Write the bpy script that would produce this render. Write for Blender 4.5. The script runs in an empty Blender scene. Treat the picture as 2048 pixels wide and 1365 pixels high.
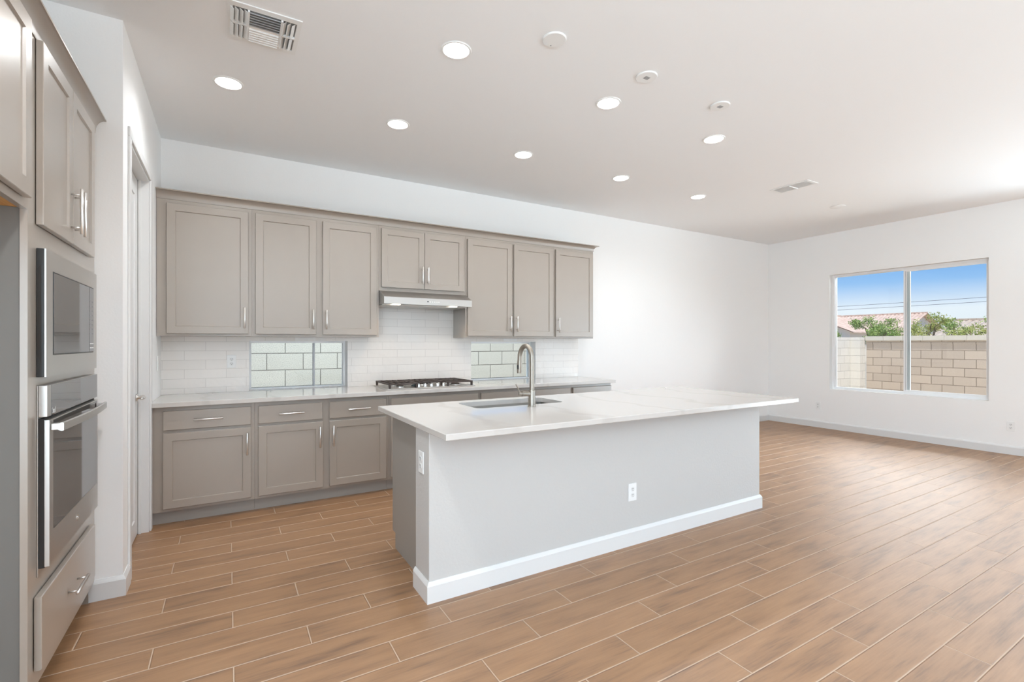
import bpy, bmesh, math, random
from mathutils import Vector, Matrix
S = bpy.context.scene
COL = S.collection
PI = math.pi
rnd = random.Random(7)

# ------------------------------------------------------------------ camera
cam_data = bpy.data.cameras.new('camera')
cam = bpy.data.objects.new('camera', cam_data); COL.objects.link(cam)
cam.location = (0, 0, 1.34)
cam.rotation_euler = (PI/2, 0, -0.53297)
cam_data.sensor_width = 36.0
cam_data.lens = 964.32/2048*36.0
cam_data.shift_y = 4.7/2048
cam_data.clip_start = 0.05
S.camera = cam

# ------------------------------------------------------------------ sky, sun, daylight, fill lamps, exposure
S.view_settings.view_transform = 'Standard'
S.view_settings.look = 'None'
S.view_settings.exposure = 0.03
S.view_settings.gamma = 1.0
S.view_settings.use_curve_mapping = False
S.cycles.max_bounces = 10
S.cycles.diffuse_bounces = 6
S.cycles.transparent_max_bounces = 12
S.cycles.caustics_reflective = False
S.cycles.caustics_refractive = False
S.cycles.sample_clamp_indirect = 6.0

world = bpy.data.worlds.new('sky'); S.world = world
world.use_nodes = True
wn = world.node_tree.nodes; wl = world.node_tree.links
wn.clear()
wo = wn.new('ShaderNodeOutputWorld'); wb = wn.new('ShaderNodeBackground')
wt = wn.new('ShaderNodeTexCoord'); ws = wn.new('ShaderNodeSeparateXYZ'); wr = wn.new('ShaderNodeValToRGB')
wl.new(wt.outputs['Generated'], ws.inputs[0]); wl.new(ws.outputs['Z'], wr.inputs[0])
cr = wr.color_ramp
cr.elements[0].position = 0.0; cr.elements[0].color = (0.86, 0.93, 0.98, 1)
cr.elements[1].position = 1.0; cr.elements[1].color = (0.10, 0.24, 0.62, 1)
for pos, c in ((0.055, (0.88, 0.96, 1.06)), (0.10, (0.32, 0.58, 0.97)), (0.135, (0.20, 0.46, 0.92)), (0.25, (0.16, 0.38, 0.80))):
    e = cr.elements.new(pos); e.color = (*c, 1)
wl.new(wr.outputs[0], wb.inputs[0]); wb.inputs[1].default_value = 1.02
wl.new(wb.outputs[0], wo.inputs[0])

def lamp(name, kind, loc, rot, energy, color=(1, 1, 1), **kw):
    d = bpy.data.lights.new(name, kind); d.energy = energy; d.color = color
    for k, v in kw.items(): setattr(d, k, v)
    o = bpy.data.objects.new(name, d); COL.objects.link(o)
    o.location = loc; o.rotation_euler = rot
    return o
# sun stands high behind the camera, to the left
sd = Vector((0.30, 0.40, -0.87))
sun = lamp('sun', 'SUN', (0, 0, 20), sd.to_track_quat('-Z', 'Y').to_euler(), 4.1, (1.0, 0.95, 0.88), angle=0.0093)
# fill lamps added at unseen openings behind, left and right of the camera
DAYC = (0.725, 0.905, 1.03)
def aim(name, p, q, energy, sx, sy, color=DAYC):
    p, q = Vector(p), Vector(q)
    return lamp(name, 'AREA', p, (q-p).to_track_quat('-Z', 'Y').to_euler(), energy, color, shape='RECTANGLE', size=sx, size_y=sy)
aim('fill_patio_door', (8.24, -0.35, 1.22), (0, -0.35, 1.22), 75, 3.7, 2.36)
aim('fill_rear_opening', (2.6, -5.14, 1.8), (2.6, 0, 1.8), 12, 6.6, 1.5)
aim('fill_left_opening', (-1.39, -2.0, 1.35), (5, -2.0, 1.35), 250, 4.0, 2.2)
# open sky over the yard, shining down through the large window
aim('sky_over_yard', (10.6, 3.3, 4.3), (5.0, 2.2, 0.0), 1060, 4.5, 2.6, (0.91, 0.92, 0.92))
# sky seen by the narrow side yard, falling through the two small windows onto the counter
aim('sky_over_side_yard', (1.7, 5.85, 2.9), (1.7, 4.6, 0.9), 60, 4.2, 0.8)
# unseen upward area lamps, added outside the openings to brighten the ceiling
aim('ceiling_fill_rear', (2.6, -7.0, 0.05), (2.6, -0.5, 3.06), 1350, 6.6, 1.6)
aim('ceiling_fill_patio', (10.0, -0.35, -0.1), (4.0, 0.3, 3.06), 230, 3.6, 1.6)

# ------------------------------------------------------------------ materials
def mat(name, color, rough=0.5, metal=0.0, spec=0.5, **kw):
    m = bpy.data.materials.new(name); m.use_nodes = True
    b = m.node_tree.nodes['Principled BSDF']
    b.inputs['Base Color'].default_value = (*color, 1)
    b.inputs['Roughness'].default_value = rough
    b.inputs['Metallic'].default_value = metal
    b.inputs['Specular IOR Level'].default_value = spec
    for k, v in kw.items(): b.inputs[k].default_value = v
    return m
def nodes(m): return m.node_tree.nodes, m.node_tree.links, m.node_tree.nodes['Principled BSDF']
def bump_noise(m, scale, strength, dist=0.002, detail=2.0, stretch=None):
    n, l, b = nodes(m)
    tc = n.new('ShaderNodeTexCoord'); no = n.new('ShaderNodeTexNoise'); bu = n.new('ShaderNodeBump')
    no.inputs['Scale'].default_value = scale; no.inputs['Detail'].default_value = detail
    if stretch:
        mp = n.new('ShaderNodeMapping'); mp.inputs['Scale'].default_value = stretch
        l.new(tc.outputs['Object'], mp.inputs[0]); l.new(mp.outputs[0], no.inputs['Vector'])
    else: l.new(tc.outputs['Object'], no.inputs['Vector'])
    l.new(no.outputs[0], bu.inputs['Height'])
    bu.inputs['Strength'].default_value = strength; bu.inputs['Distance'].default_value = dist
    l.new(bu.outputs[0], b.inputs['Normal'])
    return no
def color_noise(m, c1, c2, scale, detail=3.0, lo=0.35, hi=0.65, stretch=None):
    n, l, b = nodes(m)
    tc = n.new('ShaderNodeTexCoord'); no = n.new('ShaderNodeTexNoise'); r = n.new('ShaderNodeValToRGB')
    no.inputs['Scale'].default_value = scale; no.inputs['Detail'].default_value = detail
    src = tc.outputs['Object']
    if stretch:
        mp = n.new('ShaderNodeMapping'); mp.inputs['Scale'].default_value = stretch
        l.new(src, mp.inputs[0]); src = mp.outputs[0]
    l.new(src, no.inputs['Vector']); l.new(no.outputs[0], r.inputs[0])
    r.color_ramp.elements[0].position = lo; r.color_ramp.elements[0].color = (*c1, 1)
    r.color_ramp.elements[1].position = hi; r.color_ramp.elements[1].color = (*c2, 1)
    l.new(r.outputs[0], b.inputs['Base Color'])

M = {}
M['wall'] = mat('wall_paint', (0.905, 0.90, 0.89), 0.6, spec=0.3); bump_noise(M['wall'], 90, 0.22, 0.002, 3)
M['ceiling'] = mat('ceiling_paint', (0.90, 0.905, 0.91), 0.8, spec=0.2); bump_noise(M['ceiling'], 70, 0.15, 0.002, 3)
M['islandwall'] = mat('wall_paint_dimmed', (0.575, 0.56, 0.54), 0.6, spec=0.3); bump_noise(M['islandwall'], 60, 0.4, 0.003, 3)  # wall paint darkened to stand in for weaker light on the island
M['trim'] = mat('trim_paint', (0.74, 0.735, 0.725), 0.35); bump_noise(M['trim'], 40, 0.02)
M['cab'] = mat('greige_cabinet_paint', (0.41, 0.36, 0.31), 0.32, **{'Coat Weight': 1.0, 'Coat Roughness': 0.30, 'Coat IOR': 1.6}); color_noise(M['cab'], (0.340, 0.290, 0.243), (0.350, 0.300, 0.253), 3)
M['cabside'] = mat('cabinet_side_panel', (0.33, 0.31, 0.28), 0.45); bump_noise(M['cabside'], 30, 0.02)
M['alcove'] = mat('alcove_panel_grey', (0.165, 0.158, 0.145), 0.55); bump_noise(M['alcove'], 30, 0.02)  # alcove side panel, darker grey than the cabinet paint
M['toe'] = mat('toe_kick_paint', (0.36, 0.325, 0.29), 0.5); bump_noise(M['toe'], 30, 0.02)
M['gap'] = mat('dark_gap', (0.03, 0.027, 0.025), 0.8); bump_noise(M['gap'], 30, 0.02)
M['wood'] = mat('raw_plywood', (0.62, 0.34, 0.12), 0.55); color_noise(M['wood'], (0.55, 0.28, 0.09), (0.70, 0.42, 0.17), 6, 4, stretch=(1, 12, 1))
M['steel'] = mat('stainless_steel', (0.60, 0.58, 0.555), 0.40, 1.0); bump_noise(M['steel'], 60, 0.04, 0.001, 2, (1, 1, 30))
M['steelh'] = mat('hood_stainless_steel', (0.56, 0.54, 0.515), 0.38, 1.0); bump_noise(M['steelh'], 60, 0.04, 0.001, 2, (0.6, 30, 30))
M['nickel'] = mat('brushed_nickel', (0.80, 0.78, 0.75), 0.30, 1.0); bump_noise(M['nickel'], 200, 0.02, 0.0005)
M['faucet'] = mat('faucet_brushed_nickel', (0.37, 0.335, 0.29), 0.40, 1.0); bump_noise(M['faucet'], 200, 0.02, 0.0005)
M['sink'] = mat('sink_steel', (0.26, 0.245, 0.225), 0.32, 1.0); bump_noise(M['sink'], 120, 0.03, 0.0005)
M['chrome'] = mat('chrome', (0.82, 0.81, 0.79), 0.08, 1.0); bump_noise(M['chrome'], 50, 0.005, 0.0005)
M['blackglass'] = mat('smoked_oven_glass', (0.045, 0.042, 0.04), 0.05, 0.0, 1.0, IOR=2.3); bump_noise(M['blackglass'], 3, 0.002, 0.0005)
M['black'] = mat('black_enamel', (0.022, 0.021, 0.02), 0.35); bump_noise(M['black'], 40, 0.01)
M['iron'] = mat('cast_iron', (0.055, 0.038, 0.032), 0.55); bump_noise(M['iron'], 220, 0.15, 0.0005)
M['plastic'] = mat('white_plastic', (0.86, 0.86, 0.85), 0.35); bump_noise(M['plastic'], 40, 0.01)
M['plastic2'] = mat('white_plastic_face', (0.78, 0.78, 0.77), 0.4); bump_noise(M['plastic2'], 40, 0.01)
M['slot'] = mat('socket_slot', (0.05, 0.05, 0.05), 0.6); bump_noise(M['slot'], 40, 0.01)
M['vinyl'] = mat('white_vinyl', (0.88, 0.885, 0.89), 0.35); bump_noise(M['vinyl'], 40, 0.01)
M['rubber'] = mat('grey_gasket', (0.50, 0.51, 0.53), 0.6); bump_noise(M['rubber'], 40, 0.01)
M['paper'] = mat('paper_sticker', (0.88, 0.88, 0.87), 0.7); bump_noise(M['paper'], 60, 0.02)
M['ink'] = mat('grey_ink', (0.30, 0.30, 0.31), 0.7); bump_noise(M['ink'], 60, 0.02)
M['duct'] = mat('vent_dark_duct', (0.24, 0.24, 0.24), 0.8); bump_noise(M['duct'], 30, 0.02)
M['cloth'] = mat('dark_green_grey_wrap', (0.06, 0.075, 0.075), 0.7); bump_noise(M['cloth'], 150, 0.2, 0.001)

def emis(name, color, strength):
    m = bpy.data.materials.new(name); m.use_nodes = True
    n, l = m.node_tree.nodes, m.node_tree.links; n.clear()
    o = n.new('ShaderNodeOutputMaterial'); em = n.new('ShaderNodeEmission')
    em.inputs[0].default_value = (*color, 1); em.inputs[1].default_value = strength
    l.new(em.outputs[0], o.inputs[0]); return m
M['lens'] = emis('lit_downlight_lens', (1.0, 0.94, 0.86), 22.0)
M['hoodlens'] = emis('lit_hood_lens', (1.0, 0.86, 0.68), 12.0)

def quartz():
    m = mat('white_quartz', (0.60, 0.57, 0.54), 0.06); n, l, b = nodes(m)
    tc = n.new('ShaderNodeTexCoord'); no = n.new('ShaderNodeTexNoise'); wv = n.new('ShaderNodeTexWave'); r = n.new('ShaderNodeValToRGB')
    no.inputs['Scale'].default_value = 1.6; no.inputs['Detail'].default_value = 5
    mx = n.new('ShaderNodeMix'); mx.data_type = 'VECTOR'; mx.inputs[0].default_value = 0.35
    l.new(tc.outputs['Object'], no.inputs['Vector']); l.new(tc.outputs['Object'], mx.inputs[4]); l.new(no.outputs[1], mx.inputs[5])
    l.new(mx.outputs[1], wv.inputs['Vector']); wv.inputs['Scale'].default_value = 0.9; wv.inputs['Distortion'].default_value = 6; wv.inputs['Detail'].default_value = 3
    l.new(wv.outputs[1], r.inputs[0])
    r.color_ramp.elements[0].position = 0.0; r.color_ramp.elements[0].color = (0.55, 0.52, 0.49, 1)
    r.color_ramp.elements[1].position = 0.05; r.color_ramp.elements[1].color = (0.60, 0.57, 0.54, 1)
    l.new(r.outputs[0], b.inputs['Base Color'])
    return m
M['quartz'] = quartz()

def tile():
    m = mat('white_glazed_tile', (0.80, 0.785, 0.765), 0.09); n, l, b = nodes(m)
    tc = n.new('ShaderNodeTexCoord'); mp = n.new('ShaderNodeMapping'); br = n.new('ShaderNodeTexBrick')
    mp.inputs['Rotation'].default_value = (-PI/2, 0, 0); mp.inputs['Location'].default_value = (0.01, 0.0, 0.0)
    l.new(tc.outputs['Object'], mp.inputs[0]); l.new(mp.outputs[0], br.inputs['Vector'])
    br.inputs['Scale'].default_value = 1.0; br.inputs['Brick Width'].default_value = 0.308; br.inputs['Row Height'].default_value = 0.0797
    br.inputs['Mortar Size'].default_value = 0.0013; br.inputs['Mortar Smooth'].default_value = 0.2
    br.inputs['Color1'].default_value = (0.87, 0.83, 0.79, 1); br.inputs['Color2'].default_value = (0.84, 0.80, 0.76, 1)
    br.inputs['Mortar'].default_value = (0.64, 0.60, 0.565, 1)
    l.new(br.outputs[0], b.inputs['Base Color'])
    no = n.new('ShaderNodeTexNoise'); no.inputs['Scale'].default_value = 14; no.inputs['Detail'].default_value = 1.5
    l.new(tc.outputs['Object'], no.inputs['Vector'])
    b1 = n.new('ShaderNodeBump'); b1.inputs['Strength'].default_value = 0.45; b1.inputs['Distance'].default_value = 0.006
    l.new(no.outputs[0], b1.inputs['Height'])
    b2 = n.new('ShaderNodeBump'); b2.invert = True; b2.inputs['Strength'].default_value = 0.5; b2.inputs['Distance'].default_value = 0.002
    l.new(br.outputs[1], b2.inputs['Height']); l.new(b1.outputs[0], b2.inputs['Normal']); l.new(b2.outputs[0], b.inputs['Normal'])
    return m
M['tile'] = tile()

def floor_tile():
    m = mat('wood_look_plank_tile', (0.4, 0.23, 0.14), 0.42); n, l, b = nodes(m)
    tc = n.new('ShaderNodeTexCoord'); sp = n.new('ShaderNodeSeparateXYZ'); l.new(tc.outputs['Object'], sp.inputs[0])
    def mth(op, a, c=None):
        k = n.new('ShaderNodeMath'); k.operation = op
        for i, v in enumerate((a, c)):
            if v is None: continue
            if isinstance(v, (int, float)): k.inputs[i].default_value = v
            else: l.new(v, k.inputs[i])
        return k.outputs[0]
    W, L, SH, G = 0.1593, 0.906, 0.302, 0.0024
    yy = mth('DIVIDE', mth('SUBTRACT', sp.outputs['Y'], 0.0735), W)
    row = mth('FLOOR', yy); fy = mth('SUBTRACT', yy, row)
    xx = mth('DIVIDE', mth('SUBTRACT', mth('SUBTRACT', sp.outputs['X'], 0.0215), mth('MULTIPLY', mth('SUBTRACT', row, 22), SH)), L)
    colm = mth('FLOOR', xx); fx = mth('SUBTRACT', xx, colm)
    ex = mth('MULTIPLY', mth('MINIMUM', fx, mth('SUBTRACT', 1.0, fx)), L)
    ey = mth('MULTIPLY', mth('MINIMUM', fy, mth('SUBTRACT', 1.0, fy)), W)
    edge = mth('MINIMUM', ex, ey)
    mr = n.new('ShaderNodeMapRange'); l.new(edge, mr.inputs[0])
    mr.inputs[1].default_value = G - 0.0006; mr.inputs[2].default_value = G + 0.0006
    tilem = mr.outputs[0]
    cid = n.new('ShaderNodeCombineXYZ'); l.new(row, cid.inputs[0]); l.new(colm, cid.inputs[1])
    wno = n.new('ShaderNodeTexWhiteNoise'); wno.noise_dimensions = '3D'; l.new(cid.outputs[0], wno.inputs['Vector'])
    # grain, shifted for each plank and drawn out along it
    off = n.new('ShaderNodeVectorMath'); off.operation = 'SCALE'; l.new(wno.outputs['Color'], off.inputs[0]); off.inputs['Scale'].default_value = 30
    add = n.new('ShaderNodeVectorMath'); l.new(tc.outputs['Object'], add.inputs[0]); l.new(off.outputs[0], add.inputs[1])
    mp = n.new('ShaderNodeMapping'); mp.inputs['Scale'].default_value = (2.4, 15, 1); l.new(add.outputs[0], mp.inputs[0])
    n1 = n.new('ShaderNodeTexNoise'); n1.inputs['Scale'].default_value = 1.2; n1.inputs['Detail'].default_value = 5; n1.inputs['Roughness'].default_value = 0.55
    l.new(mp.outputs[0], n1.inputs['Vector'])
    mp2 = n.new('ShaderNodeMapping'); mp2.inputs['Scale'].default_value = (7, 130, 1); l.new(add.outputs[0], mp2.inputs[0])
    n2 = n.new('ShaderNodeTexNoise'); n2.inputs['Scale'].default_value = 1.0; n2.inputs['Detail'].default_value = 4; l.new(mp2.outputs[0], n2.inputs['Vector'])
    g = mth('ADD', mth('MULTIPLY', n1.outputs[0], 0.68), mth('MULTIPLY', n2.outputs[0], 0.32))
    g = mth('ADD', g, mth('MULTIPLY', mth('SUBTRACT', wno.outputs['Value'], 0.5), 0.07))
    r = n.new('ShaderNodeValToRGB'); l.new(g, r.inputs[0])
    el = r.color_ramp.elements
    el[0].position = 0.30; el[0].color = (0.167, 0.083, 0.037, 1)
    el[1].position = 0.66; el[1].color = (0.358, 0.191, 0.087, 1)
    k = el.new(0.47); k.color = (0.294, 0.150, 0.066, 1)
    mix = n.new('ShaderNodeMix'); mix.data_type = 'RGBA'; l.new(tilem, mix.inputs[0])
    mix.inputs[6].default_value = (0.55, 0.41, 0.305, 1); l.new(r.outputs[0], mix.inputs[7])
    l.new(mix.outputs[2], b.inputs['Base Color'])
    sr = n.new('ShaderNodeMapRange'); l.new(tilem, sr.inputs[0]); sr.inputs[3].default_value = 0.1; sr.inputs[4].default_value = 1.0; b.inputs['IOR'].default_value = 1.6; l.new(sr.outputs[0], b.inputs['Specular IOR Level'])
    rr = n.new('ShaderNodeMapRange'); l.new(tilem, rr.inputs[0]); rr.inputs[3].default_value = 0.85; rr.inputs[4].default_value = 0.47
    l.new(rr.outputs[0], b.inputs['Roughness'])
    e2 = n.new('ShaderNodeMapRange'); l.new(edge, e2.inputs[0]); e2.inputs[1].default_value = G - 0.0008; e2.inputs[2].default_value = G + 0.003
    hh = mth('ADD', e2.outputs[0], mth('MULTIPLY', n2.outputs[0], 0.12))
    bu = n.new('ShaderNodeBump'); bu.inputs['Strength'].default_value = 1.0; bu.inputs['Distance'].default_value = 0.0025
    l.new(hh, bu.inputs['Height']); l.new(bu.outputs[0], b.inputs['Normal'])
    return m
M['floor'] = floor_tile()

def block(name, c1, c2, mortar, rotx, rotz, msize=0.008):
    m = mat(name, c1, 0.9, spec=0.2); n, l, b = nodes(m)
    tc = n.new('ShaderNodeTexCoord'); sp = n.new('ShaderNodeSeparateXYZ'); cb = n.new('ShaderNodeCombineXYZ'); br = n.new('ShaderNodeTexBrick')
    l.new(tc.outputs['Object'], sp.inputs[0]); l.new(sp.outputs['X' if not rotz else 'Y'], cb.inputs[0]); l.new(sp.outputs['Z'], cb.inputs[1])
    l.new(cb.outputs[0], br.inputs['Vector'])
    br.inputs['Scale'].default_value = 1; br.inputs['Brick Width'].default_value = 0.406; br.inputs['Row Height'].default_value = 0.203
    br.inputs['Mortar Size'].default_value = msize; br.inputs['Mortar Smooth'].default_value = 0.3
    br.inputs['Color1'].default_value = (*c1, 1); br.inputs['Color2'].default_value = (*c2, 1); br.inputs['Mortar'].default_value = (*mortar, 1)
    no = n.new('ShaderNodeTexNoise'); no.inputs['Scale'].default_value = 110; no.inputs['Detail'].default_value = 5; l.new(tc.outputs['Object'], no.inputs['Vector'])
    r = n.new('ShaderNodeMapRange'); l.new(no.outputs[0], r.inputs[0]); r.inputs[1].default_value = 0.33; r.inputs[2].default_value = 0.52
    r.inputs[3].default_value = 0.72; r.inputs[4].default_value = 1.0
    mx = n.new('ShaderNodeMix'); mx.data_type = 'RGBA'; mx.blend_type = 'MULTIPLY'; mx.inputs[0].default_value = 1
    l.new(br.outputs[0], mx.inputs[6]); l.new(r.outputs[0], mx.inputs[7]); l.new(mx.outputs[2], b.inputs['Base Color'])
    bu = n.new('ShaderNodeBump'); bu.invert = True; bu.inputs['Distance'].default_value = 0.01; bu.inputs['Strength'].default_value = 0.7
    l.new(br.outputs[1], bu.inputs['Height']); b2 = n.new('ShaderNodeBump'); b2.inputs['Distance'].default_value = 0.004
    l.new(no.outputs[0], b2.inputs['Height']); l.new(bu.outputs[0], b2.inputs['Normal']); l.new(b2.outputs[0], b.inputs['Normal'])
    return m
M['blockx'] = block('block_wall_shaded_tone', (0.62, 0.58, 0.505), (0.565, 0.53, 0.46), (0.22, 0.20, 0.17), True, False, 0.0055)  # one wall in two tones; this one has the shade in its colour
M['blockw'] = block('block_wall_sunlit_tone', (0.74, 0.70, 0.645), (0.69, 0.655, 0.60), (0.45, 0.42, 0.38), True, False, 0.006)  # sunlit copy of the same block, brightness put into its colour
M['blocky'] = block('tan_block_wall', (0.55, 0.46, 0.38), (0.49, 0.41, 0.34), (0.27, 0.22, 0.175), True, True)
M['cap'] = mat('block_cap', (0.56, 0.52, 0.45), 0.9); bump_noise(M['cap'], 60, 0.4, 0.004)
M['gravel'] = mat('desert_gravel', (0.56, 0.48, 0.38), 0.95); color_noise(M['gravel'], (0.42, 0.35, 0.28), (0.66, 0.58, 0.47), 25, 6); 
M['stucco'] = mat('cream_stucco', (0.78, 0.74, 0.66), 0.9); bump_noise(M['stucco'], 40, 0.3, 0.01)
M['roof'] = mat('pink_clay_roof_tile', (0.66, 0.44, 0.33), 0.8); color_noise(M['roof'], (0.66, 0.46, 0.36), (0.82, 0.63, 0.52), 2.5, 4)
M['roof2'] = mat('brown_clay_roof_tile', (0.48, 0.36, 0.27), 0.8); color_noise(M['roof2'], (0.55, 0.43, 0.33), (0.68, 0.56, 0.45), 2.5, 4)
M['leaf'] = mat('green_leaf', (0.19, 0.30, 0.06), 0.6); color_noise(M['leaf'], (0.17, 0.30, 0.06), (0.42, 0.52, 0.15), 6, 3)
M['leaf2'] = mat('yellow_green_leaf', (0.34, 0.40, 0.09), 0.6); color_noise(M['leaf2'], (0.34, 0.42, 0.10), (0.62, 0.60, 0.22), 6, 3)
M['bark'] = mat('brown_bark', (0.20, 0.14, 0.09), 0.9); bump_noise(M['bark'], 40, 0.5, 0.01)
M['wire'] = mat('dark_wire', (0.18, 0.20, 0.24), 0.7); bump_noise(M['wire'], 10, 0.01)

def pane_mat():
    m = bpy.data.materials.new('window_glass'); m.use_nodes = True
    n, l = m.node_tree.nodes, m.node_tree.links; n.clear()
    o = n.new('ShaderNodeOutputMaterial'); t = n.new('ShaderNodeBsdfTransparent'); g = n.new('ShaderNodeBsdfGlossy'); f = n.new('ShaderNodeFresnel'); mx = n.new('ShaderNodeMixShader')
    t.inputs[0].default_value = (0.95, 0.965, 0.955, 1); g.inputs['Roughness'].default_value = 0.0; f.inputs['IOR'].default_value = 1.35
    l.new(f.outputs[0], mx.inputs[0]); l.new(t.outputs[0], mx.inputs[1]); l.new(g.outputs[0], mx.inputs[2]); l.new(mx.outputs[0], o.inputs[0])
    return m
M['pane'] = pane_mat()

# ------------------------------------------------------------------ mesh helpers
def obj(name, bm, m, parent=None, smooth=False, loc=None):
    bmesh.ops.recalc_face_normals(bm, faces=bm.faces)
    me = bpy.data.meshes.new(name); bm.to_mesh(me); bm.free()
    for k in (m if isinstance(m, (list, tuple)) else [m]): me.materials.append(M[k])
    if smooth:
        for p in me.polygons: p.use_smooth = True
    o = bpy.data.objects.new(name, me); COL.objects.link(o)
    if parent is not None: o.parent = parent
    if loc: o.location = loc
    return o
def smooth_angle(o, ang=0.6):
    o.data.set_sharp_from_angle(angle=ang)
    for p in o.data.polygons: p.use_smooth = True
    return o
def tag(o, label, cat, group=None, kind=None):
    o['label'] = label; o['category'] = cat
    if group: o['group'] = group
    if kind: o['kind'] = kind
    return o
def thing(name, label, cat, loc=(0, 0, 0), rz=0.0, group=None):
    o = bpy.data.objects.new(name, None); COL.objects.link(o); o.empty_display_size = 0.1
    o.location = loc; o.rotation_euler = (0, 0, rz)
    return tag(o, label, cat, group)
def struct(o, label=None, cat=None):
    o['kind'] = 'structure'
    if label: o['label'] = label
    if cat: o['category'] = cat
    return o
def copy_tree(o, parent=None):
    c = o.copy(); COL.objects.link(c)
    if parent is not None: c.parent = parent
    for ch in list(o.children): copy_tree(ch, c)
    return c
def B(): return bmesh.new()
def box(bm, x0, x1, y0, y1, z0, z1, bev=0.0, mi=0):
    v = [bm.verts.new(p) for p in ((x0,y0,z0),(x1,y0,z0),(x1,y1,z0),(x0,y1,z0),(x0,y0,z1),(x1,y0,z1),(x1,y1,z1),(x0,y1,z1))]
    fs = [bm.faces.new([v[i] for i in q]) for q in ((0,3,2,1),(4,5,6,7),(0,1,5,4),(1,2,6,5),(2,3,7,6),(3,0,4,7))]
    for f in fs: f.material_index = mi
    if bev > 0:
        es = list({e for f in fs for e in f.edges})
        r = bmesh.ops.bevel(bm, geom=es, offset=bev, segments=2, affect='EDGES', profile=0.5)
        for f in r['faces']: f.material_index = mi
    return bm
def loops(bm, rings, cap0=True, cap1=True, mi=0):
    vs = [[bm.verts.new(p) for p in r] for r in rings]
    n = len(rings[0])
    for a, b in zip(vs, vs[1:]):
        for i in range(n):
            f = bm.faces.new((a[i], a[(i+1) % n], b[(i+1) % n], b[i])); f.material_index = mi
    for c, r in ((cap0, vs[0]), (cap1, vs[-1])):
        if c: bm.faces.new(r).material_index = mi
    return vs
def prism(bm, poly, axis, a, b, mi=0):
    """poly: 2D points in the plane across axis; x: (y,z), y: (x,z), z: (x,y)"""
    def P(p, t): return {'x': (t, p[0], p[1]), 'y': (p[0], t, p[1]), 'z': (p[0], p[1], t)}[axis]
    loops(bm, [[P(p, a) for p in poly], [P(p, b) for p in poly]], mi=mi); return bm
def lathe(bm, prof, c=(0, 0, 0), n=32, mi=0, cap0=True, cap1=True, axis='z'):
    def P(r, h, t):
        x, y = r*math.cos(t), r*math.sin(t)
        q = {'z': (x, y, h), 'y': (x, h, y), 'x': (h, x, y)}[axis]
        return (c[0]+q[0], c[1]+q[1], c[2]+q[2])
    loops(bm, [[P(r, h, 2*PI*i/n) for i in range(n)] for r, h in prof], cap0, cap1, mi); return bm
def tube(bm, pts, rad, n=12, mi=0):
    pts = [Vector(p) for p in pts]; rings = []
    ref = Vector((0, 0, 1))
    for i, p in enumerate(pts):
        d = (pts[min(i+1, len(pts)-1)] - pts[max(i-1, 0)]).normalized()
        if abs(d.dot(ref)) > 0.95: ref = Vector((1, 0, 0)) if abs(d.x) < 0.9 else Vector((0, 1, 0))
        u = d.cross(ref).normalized(); w = d.cross(u)
        r = rad[i] if isinstance(rad, (list, tuple)) else rad
        rings.append([p + u*r*math.cos(2*PI*k/n) + w*r*math.sin(2*PI*k/n) for k in range(n)])
    loops(bm, rings, mi=mi); return bm
def grid_wall(bm, axis, t0, t1, a0, a1, z0, z1, holes):
    """solid wall across axis ('x': plane x between t0,t1, running along y) with rectangular holes (a0,a1,z0,z1)"""
    A = sorted({a0, a1, *[h[0] for h in holes], *[h[1] for h in holes]}); Z = sorted({z0, z1, *[h[2] for h in holes], *[h[3] for h in holes]})
    for i in range(len(A)-1):
        for j in range(len(Z)-1):
            ca, cz = (A[i]+A[i+1])/2, (Z[j]+Z[j+1])/2
            if any(h[0] < ca < h[1] and h[2] < cz < h[3] for h in holes): continue
            if axis == 'x': box(bm, t0, t1, A[i], A[i+1], Z[j], Z[j+1])
            else: box(bm, A[i], A[i+1], t0, t1, Z[j], Z[j+1])
    bmesh.ops.remove_doubles(bm, verts=bm.verts, dist=1e-5)
    return bm
def rect(x0, x1, z0, z1, y): return [(x0, y, z0), (x1, y, z0), (x1, y, z1), (x0, y, z1)]
def shaker(w, h, t=0.02, rail=0.057, rec=0.008):
    bm = B(); b = 0.002
    R = lambda i, y: rect(i, w-i, i, h-i, y)
    loops(bm, [R(0, 0), R(0, -t+b), R(b, -t), R(rail, -t), R(rail+0.004, -t+rec)])
    return bm
def slab(w, h, t=0.02):
    bm = B(); b = 0.003
    R = lambda i, y: rect(i, w-i, i, h-i, y)
    loops(bm, [R(0, 0), R(0, -t+b), R(b, -t)])
    return bm
def pull(length, vertical, y=-0.02, off=0.034):
    """bar pull centred on its own origin, standing off a door face at y"""
    bm = B(); k = length/2; s = k*0.72
    P = (lambda t, d: (0, y-d, t)) if vertical else (lambda t, d: (t, y-d, 0))
    tube(bm, [P(-k, off), P(-k+0.001, off), P(k-0.001, off), P(k, off)], [0.0055, 0.0066, 0.0066, 0.0055], 12)
    for q in (-s, s): tube(bm, [P(q, 0), P(q, off)], 0.004, 8)
    return bm

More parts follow.
